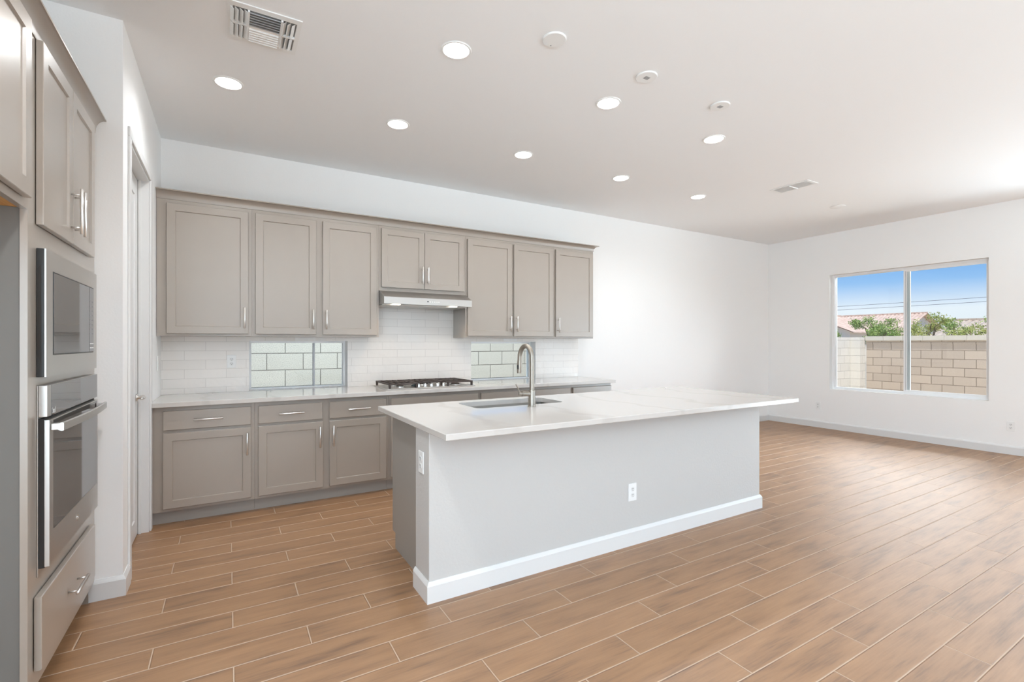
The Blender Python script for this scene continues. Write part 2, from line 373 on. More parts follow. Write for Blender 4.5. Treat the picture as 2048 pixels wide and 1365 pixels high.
# ------------------------------------------------------------------ room shell
YB, XR, XP, YRET, H = 4.97, 8.126, -0.48, 3.264, 3.06
XL, YREAR, T = -1.25, -5.0, 0.20
W1 = (0.168, 1.028, 0.908, 1.364); W2 = (2.385, 3.262, 0.908, 1.36); W3 = (2.145, 3.98, 0.625, 2.408)
DP = (3.46, 4.27, 0.0, 2.50)                                       # pantry door opening
bm = B(); box(bm, XL-0.2, XR+0.2, YREAR-0.2, YB+0.2, -0.2, 0.0); struct(obj('floor', bm, 'floor'))
bm = B(); box(bm, XL-0.2, XR+0.2, YREAR-0.2, YB+0.2, H, H+0.2); struct(obj('ceiling', bm, 'ceiling'))
bm = B(); box(bm, XL-0.8, XR+0.75, YREAR-2.2, YB+0.2, H+0.2, H+0.3); struct(obj('trim_sun_shield', bm, 'stucco'))  # unseen overhang added to keep the sun out of the openings
bm = B(); grid_wall(bm, 'y', YB, YB+T, XL-0.2, XR+T, 0, H, [W1, W2]); struct(obj('wall_back', bm, 'wall'))
bm = B(); grid_wall(bm, 'x', XR, XR+T, YREAR, YB, 0, H, [W3, (-2.25, 1.55, 0.0, 2.44)]); struct(obj('wall_right', bm, 'wall'))
bm = B(); grid_wall(bm, 'x', XP-0.12, XP, YRET, YB, 0, H, [DP]); struct(obj('wall_pantry', bm, 'wall'))
bm = B(); box(bm, XL, XP-0.12, YRET, YRET+0.12, 0, H); struct(obj('wall_return', bm, 'wall'))
bm = B(); grid_wall(bm, 'x', XL-0.2, XL, YREAR, YB, 0, H, [(-4.0, 0.0, 0.25, 2.45)]); struct(obj('wall_left', bm, 'wall'))
bm = B(); grid_wall(bm, 'y', YREAR-T, YREAR, XL-0.2, XR+T, 0, H, [(-0.7, 5.9, 1.0, 2.6)]); struct(obj('wall_rear', bm, 'wall'))

def bb_profile(h=0.108, t=0.015): return [(0, 0), (t, 0), (t, h-0.02), (t*0.75, h-0.012), (t*0.4, h-0.004), (t*0.25, h), (0, h)]
BBP = bb_profile()
bm = B(); prism(bm, [(YB-a, z) for a, z in BBP], 'x', 3.945, XR); struct(obj('baseboard_back', bm, 'trim'))
bm = B(); prism(bm, [(XR-a, z) for a, z in BBP], 'y', 1.55, YB); struct(obj('baseboard_right', bm, 'trim'))
bm = B()
loops(bm, [[(-0.70, YRET-a, z) for a, z in BBP], [(XP+0.0 + a, YRET-a, z) for a, z in BBP], [(XP+a, DP[0]-0.055, z) for a, z in BBP]])
struct(obj('baseboard_pantry', bm, 'trim'))

# pantry door with its casing and lever
d = thing('door_1', None, None); del d['label'], d['category']; d['kind'] = 'structure'; d.location = (XP, DP[0], 0)
dw = DP[1]-DP[0]
bm = B(); cw = 0.055
for a, b_ in ((-cw, 0), (dw, dw+cw)): box(bm, 0, 0.012, a, b_, 0, DP[3], 0.003)
box(bm, 0, 0.012, -cw, dw+cw, DP[3], DP[3]+cw, 0.003)
obj('door_casing', bm, 'trim', d)
bm = B(); box(bm, -0.12, 0, 0, 0.015, 0, DP[3]); box(bm, -0.12, 0, dw-0.015, dw, 0, DP[3]); box(bm, -0.12, 0, 0.015, dw-0.015, DP[3]-0.015, DP[3])
box(bm, -0.06, -0.045, dw-0.028, dw-0.015, 0, DP[3]-0.015); box(bm, -0.06, -0.045, 0.015, 0.028, 0, DP[3]-0.015)
obj('door_jamb', bm, 'trim', d)
bm = shaker(dw-0.04, DP[3]-0.03, 0.035, 0.12, 0.008)
p = obj('door_panel', bm, 'trim', d); p.rotation_euler = (0, 0, PI/2); p.location = (-0.098, 0.02, 0.008)
bm = B(); hz = 0.965; hy = dw-0.09
lathe(bm, [(0.026, 0), (0.026, 0.008), (0.012, 0.012), (0.012, 0.045)], (-0.063, hy, hz), 20, axis='x')
tube(bm, [(-0.02, hy+0.012, hz), (-0.018, hy, hz), (-0.018, hy-0.06, hz), (-0.02, hy-0.115, hz)], [0.010, 0.010, 0.009, 0.007], 10)
obj('door_handle', bm, 'nickel', d, True)

# windows over the back counter
def counter_window(name, w, mid, yf=YB+0.11):
    x0, x1, z0, z1 = w
    o = thing(name, None, None); del o['label'], o['category']; o['kind'] = 'structure'; o.location = (x0, yf, z0)
    ww, hh = x1-x0, z1-z0
    bm = B(); f = 0.022
    grid_wall(bm, 'y', 0, 0.05, 0, ww, 0, hh, [(f, ww-f, f*0.6, hh-f)])
    obj('window_frame', bm, 'vinyl', o)
    bm = B(); box(bm, 0.0005, ww-0.0005, YB-yf-0.0005, -0.0005, 0.0, 0.002); obj('window_sill', bm, 'quartz', o)
    bm = B(); box(bm, f, ww-f, 0.022, 0.028, f*0.6, hh-f); obj('window_pane', bm, 'pane', o)
    if mid:
        bm = B(); box(bm, mid-0.009, mid+0.009, 0.008, 0.042, f*0.6, hh-f, 0.002); obj('meeting_stile', bm, 'rubber', o)
    return o
counter_window('window_1', W1, 0.565); counter_window('window_2', W2, None)

# slider window in the right wall
o = thing('window_3', None, None); del o['label'], o['category']; o['kind'] = 'structure'; o.location = (XR+0.085, W3[0], W3[2])
wy, wz = W3[1]-W3[0], W3[3]-W3[2]; f = 0.032; my = 0.875
bm = B(); grid_wall(bm, 'x', 0, 0.08, 0, wy, 0, wz, [(f, wy-f, f, wz-f)]); obj('window_frame', bm, 'vinyl', o)
bm = B(); s = 0.028
grid_wall(bm, 'x', 0.010, 0.035, f, my+0.035, f, wz-f, [(f+s*0.5, my-0.002, f+s, wz-f-s)]); obj('sliding_sash', bm, 'vinyl', o)
bm = B(); box(bm, 0.045, 0.070, my-0.03, my+0.03, f, wz-f, 0.003); obj('fixed_stile', bm, 'vinyl', o)
bm = B(); box(bm, 0.020, 0.026, f+s*0.5, my-0.002, f+s, wz-f-s); obj('window_pane', bm, 'pane', o)
bm = B(); box(bm, 0.055, 0.061, my+0.03, wy-f, f, wz-f); obj('window_pane', bm, 'pane', o)
bm = B(); box(bm, 0.008, 0.012, my+0.010, my+0.016, f+0.02, wz-f-0.02); obj('track_seal', bm, 'rubber', o)

# frames of unseen openings, added to let light in beside and behind the camera
bm = B(); grid_wall(bm, 'x', XR+0.03, XR+0.09, -2.25, 1.55, 0.0, 2.44, [(-2.19, -0.39, 0.06, 2.38), (-0.31, 1.49, 0.06, 2.38)]); struct(obj('door_2', bm, 'vinyl'))
bm = B(); grid_wall(bm, 'y', YREAR-0.09, YREAR-0.03, -0.7, 5.9, 1.0, 2.6, [(-0.64, 1.47, 1.06, 2.54), (1.53, 3.67, 1.06, 2.54), (3.73, 5.84, 1.06, 2.54)]); struct(obj('window_added_rear', bm, 'vinyl'))

bm = B(); grid_wall(bm, 'x', XL-0.09, XL-0.03, -4.0, 0.0, 0.25, 2.45, [(-3.94, -2.03, 0.31, 2.39), (-1.97, -0.06, 0.31, 2.39)]); struct(obj('window_added_left', bm, 'vinyl'))

# ------------------------------------------------------------------ cabinets
def front(root, kind, x0, x1, z0, z1, handle=None, t=0.02, hl=0.175, rail=0.057):
    nm = 'drawer_front' if kind == 'drawer' else 'door'
    w, h = x1-x0, z1-z0
    d = obj(nm, slab(w, h, t) if kind in ('drawer', 'slab') else shaker(w, h, t, rail), 'cab', root, loc=(x0, -0.003, z0))
    if handle:
        side, zz = handle
        if side == 'h': hd = obj('handle', pull(0.19, False, -t), 'nickel', d, True, (w/2, 0, h/2 if zz is None else zz))
        else: hd = obj('handle', pull(hl, True, -t), 'nickel', d, True, (0.028 if side == 'l' else w-0.028, 0, zz))
    return d
UY = 4.65
def wall_cab(label, x0, x1, z0, doors, group='wall cabinets over the back counter'):
    r = thing('wall_cabinet', label, 'cabinet', (x0, UY, z0), 0, group)
    bm = B(); w = x1-x0; box(bm, 0.0005, w-0.0005, 0, YB-UY-0.001, 0, 2.478-z0)
    obj('carcass', bm, 'cab', r)
    for a, b_, za, zb, hnd in doors:
        front(r, 'door', a-x0, b_-x0, za-z0, zb-z0, hnd)
    return r
DZ0, DZ1, CZ = 1.419, 2.446, 1.400
wall_cab('grey-beige wall cabinet with one wide door, leftmost over the back counter', -0.478, 0.178, CZ, [(-0.412, 0.151, DZ0, DZ1, ('r', 0.135))])
wall_cab('grey-beige two-door wall cabinet just left of the range hood, over the left counter window', 0.178, 1.254, CZ, [(0.205, 0.687, DZ0, DZ1, ('r', 0.135)), (0.743, 1.230, DZ0, DZ1, ('l', 0.135))])
wall_cab('short grey-beige two-door wall cabinet directly above the stainless range hood', 1.254, 2.167, 1.850, [(1.277, 1.7085, 1.884, DZ1+0.004, ('r', 0.135)), (1.7115, 2.145, 1.884, DZ1+0.004, ('l', 0.135))])
wall_cab('grey-beige two-door wall cabinet just right of the range hood, above the right counter window', 2.167, 3.313, CZ, [(2.189, 2.733, DZ0, DZ1, ('r', 0.135)), (2.759, 3.295, DZ0, DZ1, ('l', 0.135))])
wall_cab('grey-beige wall cabinet with one door, rightmost over the back counter', 3.313, 3.912, CZ, [(3.332, 3.895, DZ0, DZ1, ('l', 0.135))])

def crown_pts(zb, zt, out):                                        # (offset outward, z)
    k = [(-0.018, zb), (0.004, zb), (0.006, zb+0.012)]
    for i in range(1, 7):
        t = i/6; k.append((0.006 + (out-0.010)*(1-math.cos(t*PI/2)), zb+0.012 + (zt-zb-0.020)*math.sin(t*PI/2)))
    k += [(out, zt-0.008), (out, zt), (-0.018, zt)]
    return k
CP = crown_pts(2.468, 2.536, 0.055)
# back run: cove profile with a mitred return at its right end
bm = B()
xe = 3.912
loops(bm, [[(-0.479, UY-a, z+0.0105) for a, z in CP], [(xe+a, UY-a, z+0.0105) for a, z in CP], [(xe+a, YB-0.001, z+0.0105) for a, z in CP]])
tag(smooth_angle(obj('crown_moulding', bm, 'cab'), 0.5), 'grey-beige cove crown moulding running along the tops of the back wall cabinets', 'moulding')

# base cabinets on the back wall
BY = 4.345
def base_cab(label, x0, x1, fronts, y=BY, depth=None, rz=0.0, top=0.873, open_top=False, group='base cabinets under the back counter', name='base_cabinet', toe=0.062, side='cab'):
    depth = depth or (YB-0.001-y)
    w = x1-x0
    r = thing(name, label, 'cabinet', (x0, y, 0) if rz == 0 else (x1, y, 0), rz, group)
    poly = [(0, 0.1), (0, top), (depth, top), (depth, 0), (toe, 0), (toe, 0.1)]
    bm = B()
    if open_top:
        prism(bm, poly, 'x', 0.0005, 0.018); prism(bm, poly, 'x', w-0.018, w-0.0005)
        box(bm, 0.018, w-0.018, depth-0.01, depth, 0.1, top); box(bm, 0.018, w-0.018, 0.0, depth-0.01, 0.1, 0.118)
        box(bm, 0.018, w-0.018, 0.0, 0.018, 0.118, 0.16); box(bm, 0.018, w-0.018, 0, 0.018, 0.68, top)
    else: prism(bm, poly, 'x', 0.0005, w-0.0005)
    obj('carcass', bm, side, r)
    bm = B(); box(bm, 0.001, w-0.001, toe-0.006, toe-0.0005, 0.0, 0.0995); obj('toe_kick', bm, 'toe', r)
    for kind, a, b_, za, zb, hnd in fronts: front(r, kind, a, b_, za, zb, hnd)
    return r
def dr(a, b_, x0): return ('drawer', a-x0, b_-x0, 0.700, 0.842, ('h', None))
def do(a, b_, x0, s): return ('door', a-x0, b_-x0, 0.124, 0.678, (s, 0.43))
x = -0.478; base_cab('grey-beige base cabinet with one drawer over one wide door, leftmost under the back counter', x, 0.186, [dr(-0.407, 0.160, x), do(-0.407, 0.160, x, 'r')])
x = 0.186; base_cab('grey-beige base cabinet with two drawers over two doors, under the left counter window', x, 1.258, [dr(0.212, 0.692, x), dr(0.748, 1.235, x), do(0.212, 0.697, x, 'r'), do(0.748, 1.235, x, 'l')])
x = 1.258; base_cab('grey-beige base cabinet with a plain wide front under the gas cooktop', x, 2.176, [('drawer', 0.020, 0.901, 0.700, 0.842, None), do(1.278, 1.712, x, 'r'), do(1.716, 2.159, x, 'l')])
x = 2.176; base_cab('grey-beige base cabinet under the right counter window, behind the island sink', x, 3.330, [('drawer', 0.017, 1.134, 0.700, 0.842, None), do(2.193, 2.750, x, 'r'), do(2.754, 3.310, x, 'l')])
x = 3.330; base_cab('grey-beige base cabinet at the right-hand end of the back counter', x, 3.925, [('drawer', 0.022, 0.588, 0.700, 0.842, None), do(3.352, 3.918, x, 'l')])

# back worktop; it runs on into the two window recesses as their sills
bm = B(); ZC, TC = 0.908, 0.034
box(bm, XP+0.0005, 3.955, 4.288, YB-0.001, ZC-TC, ZC, 0.003)
tag(obj('countertop', bm, 'quartz'), 'long white quartz countertop along the back wall, with the gas cooktop on it', 'countertop')

# tiled splashback
bm = B()
for (a, b_, z0, z1) in ((XP+0.0005, 3.925, ZC+0.0005, CZ-0.001), ):
    grid_wall(bm, 'y', YB-0.009, YB-0.0005, a, b_, z0, z1, [(W1[0], W1[1], z0, W1[3]), (W2[0], W2[1], z0, W2[3])])
box(bm, 1.2545, 2.1665, YB-0.009, YB-0.0005, CZ-0.001, 1.849)
tag(obj('tile_backsplash', bm, 'tile'), 'glossy white subway tile backsplash between the back counter and the wall cabinets', 'backsplash')

# ------------------------------------------------------------------ tall oven cabinet and the cabinet over the fridge alcove
FX = -0.597; OY0, OW = 2.292, YRET-0.0005-2.292
r = thing('oven_cabinet', 'tall pale grey-beige oven cabinet holding the microwave and wall oven, against the left return wall', 'cabinet', (FX, OY0, 0), PI/2)
MW = (0.085, 0.868, 1.2165, 1.686); OV = (0.090, 0.860, 0.488, 1.186)
bm = B()
grid_wall(bm, 'y', 0, 0.02, 0, OW, 0.10, 2.478, [(MW[0]+0.012, MW[1]-0.012, MW[2]+0.012, MW[3]-0.012), (OV[0]+0.012, OV[1]-0.012, OV[2]+0.012, OV[3]-0.012)])
box(bm, 0, 0.045, 0, 0.02, 0.0, 0.10)
obj('face_frame', bm, 'cab', r)
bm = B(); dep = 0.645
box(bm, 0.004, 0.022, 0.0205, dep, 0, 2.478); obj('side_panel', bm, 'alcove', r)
bm = B(); box(bm, OW-0.02, OW-0.001, 0.0205, dep, 0, 2.478); box(bm, 0.0225, OW-0.0205, dep-0.012, dep, 0.1, 2.478)
for z in (0.10, 0.44, 1.19, 1.70, 2.46): box(bm, 0.0225, OW-0.0205, 0.0205, dep-0.0125, z, z+0.016)
obj('carcass', bm, 'cab', r)
bm = B(); box(bm, 0.046, OW-0.0205, 0.075, 0.09, 0, 0.0995); obj('toe_kick', bm, 'toe', r)
front(r, 'door', 0.075, 0.4645, 1.770, 2.436, ('r', 0.137), hl=0.195)
front(r, 'door', 0.4675, 0.858, 1.770, 2.436, ('l', 0.137), hl=0.195)
front(r, 'drawer', 0.054, 0.866, 0.168, 0.430, ('h', 0.128))

r = thing('wall_cabinet', 'pale grey-beige cabinet high on the far left, over the empty fridge alcove', 'cabinet', (FX, 1.20, 1.805), PI/2, None)
w = OY0-0.0005-1.20
bm = B(); box(bm, 0, w, 0, 0.02, 0, 0.673); box(bm, 0, w, 0.0205, 0.645, 0.02, 0.673); obj('carcass', bm, 'cab', r)
bm = B(); box(bm, 0.001, w-0.001, 0.0205, 0.644, 0.004, 0.0195); obj('underside_panel', bm, 'wood', r)['label'] = 'bare orange plywood underside'
front(r, 'door', 0.03, 0.525, 0.030, 0.640); front(r, 'door', 0.528, 1.048, 0.030, 0.640)

CP2 = crown_pts(2.437, 2.512, 0.050)
bm = B(); prism(bm, [(FX+a*1.0, z) for a, z in CP2 if a > 0] + [(FX+0.0005, CP2[-1][1]), (FX+0.0005, CP2[0][1])], 'y', 1.20, YRET-0.0005)
tag(smooth_angle(obj('crown_moulding', bm, 'cab'), 0.5), 'pale grey-beige crown moulding along the tops of the oven and alcove cabinets, at far left', 'moulding')

# microwave with its trim kit
mw, mh = MW[1]-MW[0], MW[3]-MW[2]
r = thing('microwave', 'built-in stainless microwave above the wall oven, dark glass window', 'microwave', (FX, OY0+MW[0], MW[2]), PI/2)
bm = B(); box(bm, 0, mw, -0.022, -0.0005, 0, mh, 0.0015); obj('trim_body', bm, 'black', r)
bm = B(); box(bm, 0.02, mw-0.02, 0.0, 0.40, 0.02, mh-0.02); obj('oven_box', bm, 'black', r)
bm = B(); a0, a1, z0, z1 = 0.078, 0.715, 0.079, 0.396
grid_wall(bm, 'y', -0.0275, -0.0225, 0, mw, 0, mh, [(a0, a1, z0, z1)]); obj('trim_frame', bm, 'steel', r)['label'] = 'brushed stainless trim frame'
bm = B(); box(bm, a0+0.001, a1-0.001, -0.0285, -0.0225, z0+0.001, z1-0.001, 0.001); dd = obj('door', bm, 'black', r)
bm = B(); box(bm, a0+0.005, a0+0.545, -0.0295, -0.0286, z0+0.006, z1-0.006); obj('window', bm, 'blackglass', dd)
bm = B(); box(bm, a0+0.551, a1-0.005, -0.0295, -0.0286, z0+0.006, z1-0.006); cp = obj('control_panel', bm, 'blackglass', r)
for i in range(8):
    bm = B(); zz = z1-0.075-i*0.022
    for j in range(3): box(bm, a0+0.562+j*0.024, a0+0.562+j*0.024+0.010, -0.0299, -0.0296, zz, zz+0.006)
    obj('button', bm, 'ink', cp)
for zz in (0.10, 0.120):
    bm = B(); box(bm, a0+0.558, a1-0.010, -0.0299, -0.0296, zz, zz+0.004); obj('button', bm, 'plastic2', cp)
bm = B(); prism(bm, [(-0.0135, 0.055), (-0.003, 0.080), (-0.003, mh-0.075), (-0.0135, mh-0.060)], 'x', -0.0012, -0.0002); obj('side_grip', bm, 'gap', r)

# wall oven
ow, oh = OV[1]-OV[0], OV[3]-OV[2]
r = thing('wall_oven', 'built-in stainless wall oven with a bowed bar handle, below the microwave', 'oven', (FX, OY0+OV[0], OV[2]), PI/2)
bm = B(); box(bm, 0.02, ow-0.02, 0.0, 0.55, 0.02, oh-0.02); obj('oven_box', bm, 'black', r)
bm = B(); box(bm, 0.0, ow, -0.004, -0.0005, 0.0, oh, 0.001); obj('mounting_trim', bm, 'steel', r)
bm = B(); cz0, cz1 = 0.582, oh
box(bm, 0.0, ow, -0.030, -0.0045, cz0, cz1, 0.002); c = obj('control_panel', bm, 'steel', r)
bm = B(); box(bm, 0.040, ow-0.001, -0.0316, -0.0302, cz0+0.002, cz1-0.001); cg = obj('control_glass', bm, 'blackglass', c)
bm = B()
for a in (0.046, 0.058, 0.066, 0.078): box(bm, a, a+0.006, -0.0320, -0.0317, cz0+0.010, cz0+0.022)
box(bm, 0.046, 0.084, -0.0320, -0.0317, cz0+0.008, cz0+0.010); box(bm, 0.046, 0.050, -0.0320, -0.0317, cz0+0.010, cz0+0.030); box(bm, 0.082, 0.086, -0.0320, -0.0317, cz0+0.010, cz0+0.030)
obj('printed_mark', bm, 'plastic2', cg)
bm = B(); box(bm, 0.004, ow-0.004, -0.020, -0.0046, 0.030, cz0-0.006); obj('door_shadow_gap', bm, 'gap', r)
dz0, dz1 = 0.034, cz0-0.012
bm = B(); g0, g1, gz0, gz1 = 0.050, ow-0.012, 0.155, dz1-0.004
grid_wall(bm, 'y', -0.034, -0.0205, 0.004, ow-0.002, dz0, dz1, [(g0, g1, gz0, gz1)]); dd = obj('door', bm, 'steel', r)
bm = B(); box(bm, g0+0.0005, g1-0.0005, -0.0338, -0.0207, gz0+0.0005, gz1-0.0005, 0.001); obj('window', bm, 'blackglass', dd)
bm = B(); hz = dz1-0.028
n = 13; rings = []
for i in range(n):
    t = i/(n-1); yy = -0.066-0.014*math.sin(t*PI); xx = 0.014+t*(ow-0.028)
    rings.append([(xx, yy, hz-0.016), (xx, yy-0.006, hz-0.014), (xx, yy-0.006, hz+0.014), (xx, yy, hz+0.016), (xx, yy+0.010, hz+0.012), (xx, yy+0.010, hz-0.012)])
loops(bm, rings)
for a in (0.018, ow-0.042): box(bm, a, a+0.022, -0.068, -0.0341, hz-0.013, hz+0.013, 0.003)
obj('handle', bm, 'steel', dd)['label'] = 'polished bowed bar handle'
bm = B(); cx, cz = ow*0.5, 0.095
for (r0, r1, yy) in ((0.0, 0.015, -0.0352),):
    lathe(bm, [(0.015, -0.0341), (0.015, -0.0355), (0.012, -0.0355), (0.012, -0.0347), (0.001, -0.0347)], (cx, 0, cz), 24, axis='y')
tube(bm, [(cx-0.007, -0.0352, cz+0.004), (cx-0.003, -0.0352, cz-0.005), (cx+0.001, -0.0352, cz+0.003), (cx+0.006, -0.0352, cz-0.004)], 0.0012, 6)
obj('round_emblem', bm, 'chrome', dd)

# ------------------------------------------------------------------ island
IX0, IX1 = 0.895, 3.735; IYF, IYB = 2.36, 2.566
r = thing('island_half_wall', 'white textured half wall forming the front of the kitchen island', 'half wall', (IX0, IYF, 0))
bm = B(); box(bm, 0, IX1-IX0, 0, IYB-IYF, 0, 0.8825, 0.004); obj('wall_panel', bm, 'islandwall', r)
bm = B(); w = IX1-IX0; dpt = IYB-IYF
loops(bm, [[(-a, dpt, z) for a, z in BBP], [(-a, -a, z) for a, z in BBP], [(w+a, -a, z) for a, z in BBP], [(w+a, dpt, z) for a, z in BBP]])
obj('baseboard', bm, 'trim', r)
IG = 'base cabinets on the back of the island'
ID = 3.165-IYB-0.001
def isl(label, x0, x1, n, open_top):
    w = x1-x0; k = (w-0.05)/n; fr = []
    for i in range(n): fr.append(('door', 0.025+i*k+0.0015, 0.025+(i+1)*k-0.0015, 0.124, 0.842, ('r' if i == 0 and n > 1 else 'l', 0.60)))
    return base_cab(label, x0, x1, fr, 3.165, ID, PI, 0.8825, open_top, IG, 'island_cabinet', 0.065, 'cabside')
isl('grey-beige island cabinet with its plain side panel showing, at the left end of the island', 0.945, 1.34, 1, False)
isl('grey-beige island sink cabinet below the undermount sink', 1.34, 2.20, 2, True)
isl('grey-beige island cabinet at the right end, hidden behind the white half wall', 2.20, 3.70, 3, False)

def rrect_ray(ang, cx, cy, hx, hy, r):
    c, s_ = math.cos(ang), math.sin(ang)
    t = min(hx/abs(c) if abs(c) > 1e-9 else 1e9, hy/abs(s_) if abs(s_) > 1e-9 else 1e9)
    px, py = c*t, s_*t
    kx, ky = hx-r, hy-r
    if r > 0 and abs(px) > kx and abs(py) > ky:
        ax, ay = math.copysign(kx, px), math.copysign(ky, py)
        bb = c*ax+s_*ay; cc = ax*ax+ay*ay-r*r
        t = bb+math.sqrt(max(bb*bb-cc, 0)); px, py = c*t, s_*t
    return (cx+px, cy+py)
SX, SY, SHX, SHY = 1.755, 2.985, 0.355, 0.170
CX0, CX1, CY0, CY1 = 0.876, 3.812, 2.090, 3.268; IZ, IT = 0.915, 0.032
angs = sorted({*(2*PI*i/96 for i in range(96)), *(math.atan2(yy-SY, xx-SX) % (2*PI) for xx in (CX0, CX1) for yy in (CY0, CY1))})
def outer(a):
    c, s_ = math.cos(a), math.sin(a)
    t = min(((CX1-SX) if c > 0 else (CX0-SX))/c if abs(c) > 1e-9 else 1e9, ((CY1-SY) if s_ > 0 else (CY0-SY))/s_ if abs(s_) > 1e-9 else 1e9)
    return (SX+c*t, SY+s_*t)
inn = [rrect_ray(a, SX, SY, SHX, SHY, 0.055) for a in angs]; out = [outer(a) for a in angs]
bm = B()
def shrink(p, d): return (min(max(p[0], CX0+d), CX1-d), min(max(p[1], CY0+d), CY1-d))
L_ = lambda pts, z: [(p[0], p[1], z) for p in pts]
o2 = [shrink(p, 0.003) for p in out]
loops(bm, [L_(inn, IZ-IT), L_(inn, IZ), L_(o2, IZ), L_(out, IZ-0.003), L_(out, IZ-IT+0.003), L_(o2, IZ-IT), L_(inn, IZ-IT)], False, False)
bmesh.ops.remove_doubles(bm, verts=bm.verts, dist=1e-5)
tag(obj('countertop', bm, 'quartz'), 'white quartz island countertop overhanging the half wall, with sink and faucet', 'countertop')

r = thing('kitchen_sink', 'stainless undermount sink set into the white island countertop', 'sink', (SX, SY, IZ-IT))
def rr(hx, hy, rad, z, n=64): return [(*rrect_ray(2*PI*i/n, 0, 0, hx, hy, rad), z) for i in range(n)]
bm = B()
loops(bm, [rr(SHX+0.015, SHY+0.015, 0.06, -0.0005), rr(SHX+0.003, SHY+0.003, 0.058, -0.0005), rr(SHX, SHY, 0.055, -0.17), rr(SHX-0.012, SHY-0.012, 0.05, -0.19), rr(SHX-0.05, SHY-0.05, 0.04, -0.198), rr(0.05, 0.05, 0.0499, -0.202)], False, True)
smooth_angle(obj('basin', bm, 'sink', r))
bm = B(); lathe(bm, [(0.045, -0.2015), (0.045, -0.199), (0.038, -0.1985), (0.034, -0.2005), (0.008, -0.2005)], n=24); obj('drain', bm, 'chrome', r)

# faucet: post, gooseneck with pull-down head, side lever
r = thing('kitchen_faucet', 'brushed nickel gooseneck faucet with pull-down head standing on the island', 'faucet', (1.765, 2.728, IZ))
bm = B(); lathe(bm, [(0.027, 0.0), (0.027, 0.004), (0.0245, 0.006), (0.0245, 0.108), (0.0235, 0.110)], n=28); tube(bm, [(-0.015, 0, 0.085), (-0.062, 0.012, 0.088)], 0.016, 16)
smooth_angle(obj('faucet_body', bm, 'faucet', r))
dx, dy = 0.0, 1.0                                              # spout swings out over the basin
pts = [(0, 0, 0.108), (0, 0, 0.20), (0, 0, 0.30)]
R0 = 0.078
for i in range(1, 15):
    t = i/14*PI*1.03; pts.append((dx*R0*(1-math.cos(t)), dy*R0*(1-math.cos(t)), 0.325+R0*math.sin(t)*1.05))
pts.append((dx*R0*2*1.0+dx*0.002, dy*R0*2+dy*0.002, 0.300))
bm = B(); tube(bm, pts, 0.0165, 18); nk = smooth_angle(obj('spout', bm, 'faucet', r), 1.0)
ex, ey = dx*R0*2, dy*R0*2
bm = B(); tube(bm, [(ex, ey, 0.3055), (ex+dx*0.004, ey+dy*0.004, 0.262), (ex+dx*0.008, ey+dy*0.008, 0.215)], [0.0175, 0.0185, 0.0165], 18)
h = smooth_angle(obj('spray_head', bm, 'faucet', r), 0.7)
bm = B(); box(bm, ex-0.026, ex-0.017, ey-0.012, ey-0.002, 0.245, 0.275, 0.002); obj('spray_button', bm, 'black', h)
bm = B(); tube(bm, [(-0.063, 0.0122, 0.088), (-0.070, 0.0138, 0.0885)], 0.0175, 16); tube(bm, [(-0.0705, 0.0139, 0.0885), (-0.092, 0.018, 0.090)], 0.013, 14)
tube(bm, [(-0.084, 0.017, 0.098), (-0.088, 0.030, 0.118), (-0.096, 0.050, 0.150)], [0.006, 0.005, 0.004], 10)
smooth_angle(obj('lever', bm, 'faucet', r))

# ------------------------------------------------------------------ gas cooktop
KX0, KX1, KY0, KY1 = 1.268, 2.165, 4.402, 4.905
r = thing('gas_cooktop', 'stainless gas cooktop with dark cast-iron grates set on the back counter', 'cooktop', (KX0, KY0, ZC))
kw, kd = KX1-KX0, KY1-KY0
bm = B(); box(bm, 0, kw, 0, kd, 0.0003, 0.009, 0.003); obj('steel_tray', bm, 'steelh', r)
for (bx, by, br_) in ((0.16, 0.14, 0.036), (0.16, 0.37, 0.045), (0.448, 0.30, 0.058), (0.737, 0.14, 0.045), (0.737, 0.37, 0.036)):
    bm = B(); lathe(bm, [(br_*1.25, 0.0092), (br_*1.2, 0.018), (br_, 0.020)], (bx, by, 0), 24); bn = obj('burner', bm, 'nickel', r)
    bm = B(); lathe(bm, [(br_*0.95, 0.0203), (br_*0.95, 0.027), (br_*0.7, 0.030)], (bx, by, 0), 24); obj('burner_cap', bm, 'iron', bn)
for g, (ga, gb, gc) in enumerate(((0.018, 0.298, 0.018), (0.302, 0.596, 0.125), (0.600, 0.880, 0.018))):
    bm = B(); z0, z1 = 0.042, 0.056; y0, y1 = gc, kd-0.018
    for (a, b_) in ((ga, ga+0.014), (gb-0.014, gb)): box(bm, a, b_, y0, y1, z0, z1, 0.003)
    for yy in (y0, y1-0.014): box(bm, ga+0.0145, gb-0.0145, yy, yy+0.014, z0, z1, 0.003)
    nb = 5
    for i in range(1, nb):
        a = ga+(gb-ga)*i/nb; box(bm, a-0.006, a+0.006, y0+0.0145, y1-0.0145, z0+0.002, z1+0.002, 0.002)
    ym = (y0+y1)/2; box(bm, ga+0.0145, gb-0.0145, ym-0.006, ym+0.006, z0, z1+0.001, 0.002)
    for a in (ga+0.001, gb-0.021):
        for yy in (y0+0.001, y1-0.021):
            prism(bm, [(a+0.003, 0.0093), (a+0.017, 0.0093), (a+0.020, z0), (a, z0)], 'y', yy, yy+0.02)
    obj('grate', bm, 'iron', r)
for i in range(5):
    kx = 0.318+i*0.065; ky = 0.062
    bm = B(); lathe(bm, [(0.021, 0.0092), (0.021, 0.013), (0.0165, 0.015), (0.0150, 0.036), (0.0125, 0.039)], (kx, ky, 0), 24)
    box(bm, kx-0.004, kx+0.004, ky-0.019, ky+0.019, 0.036, 0.046, 0.002)
    smooth_angle(obj('knob', bm, 'chrome', r))
bm = B()
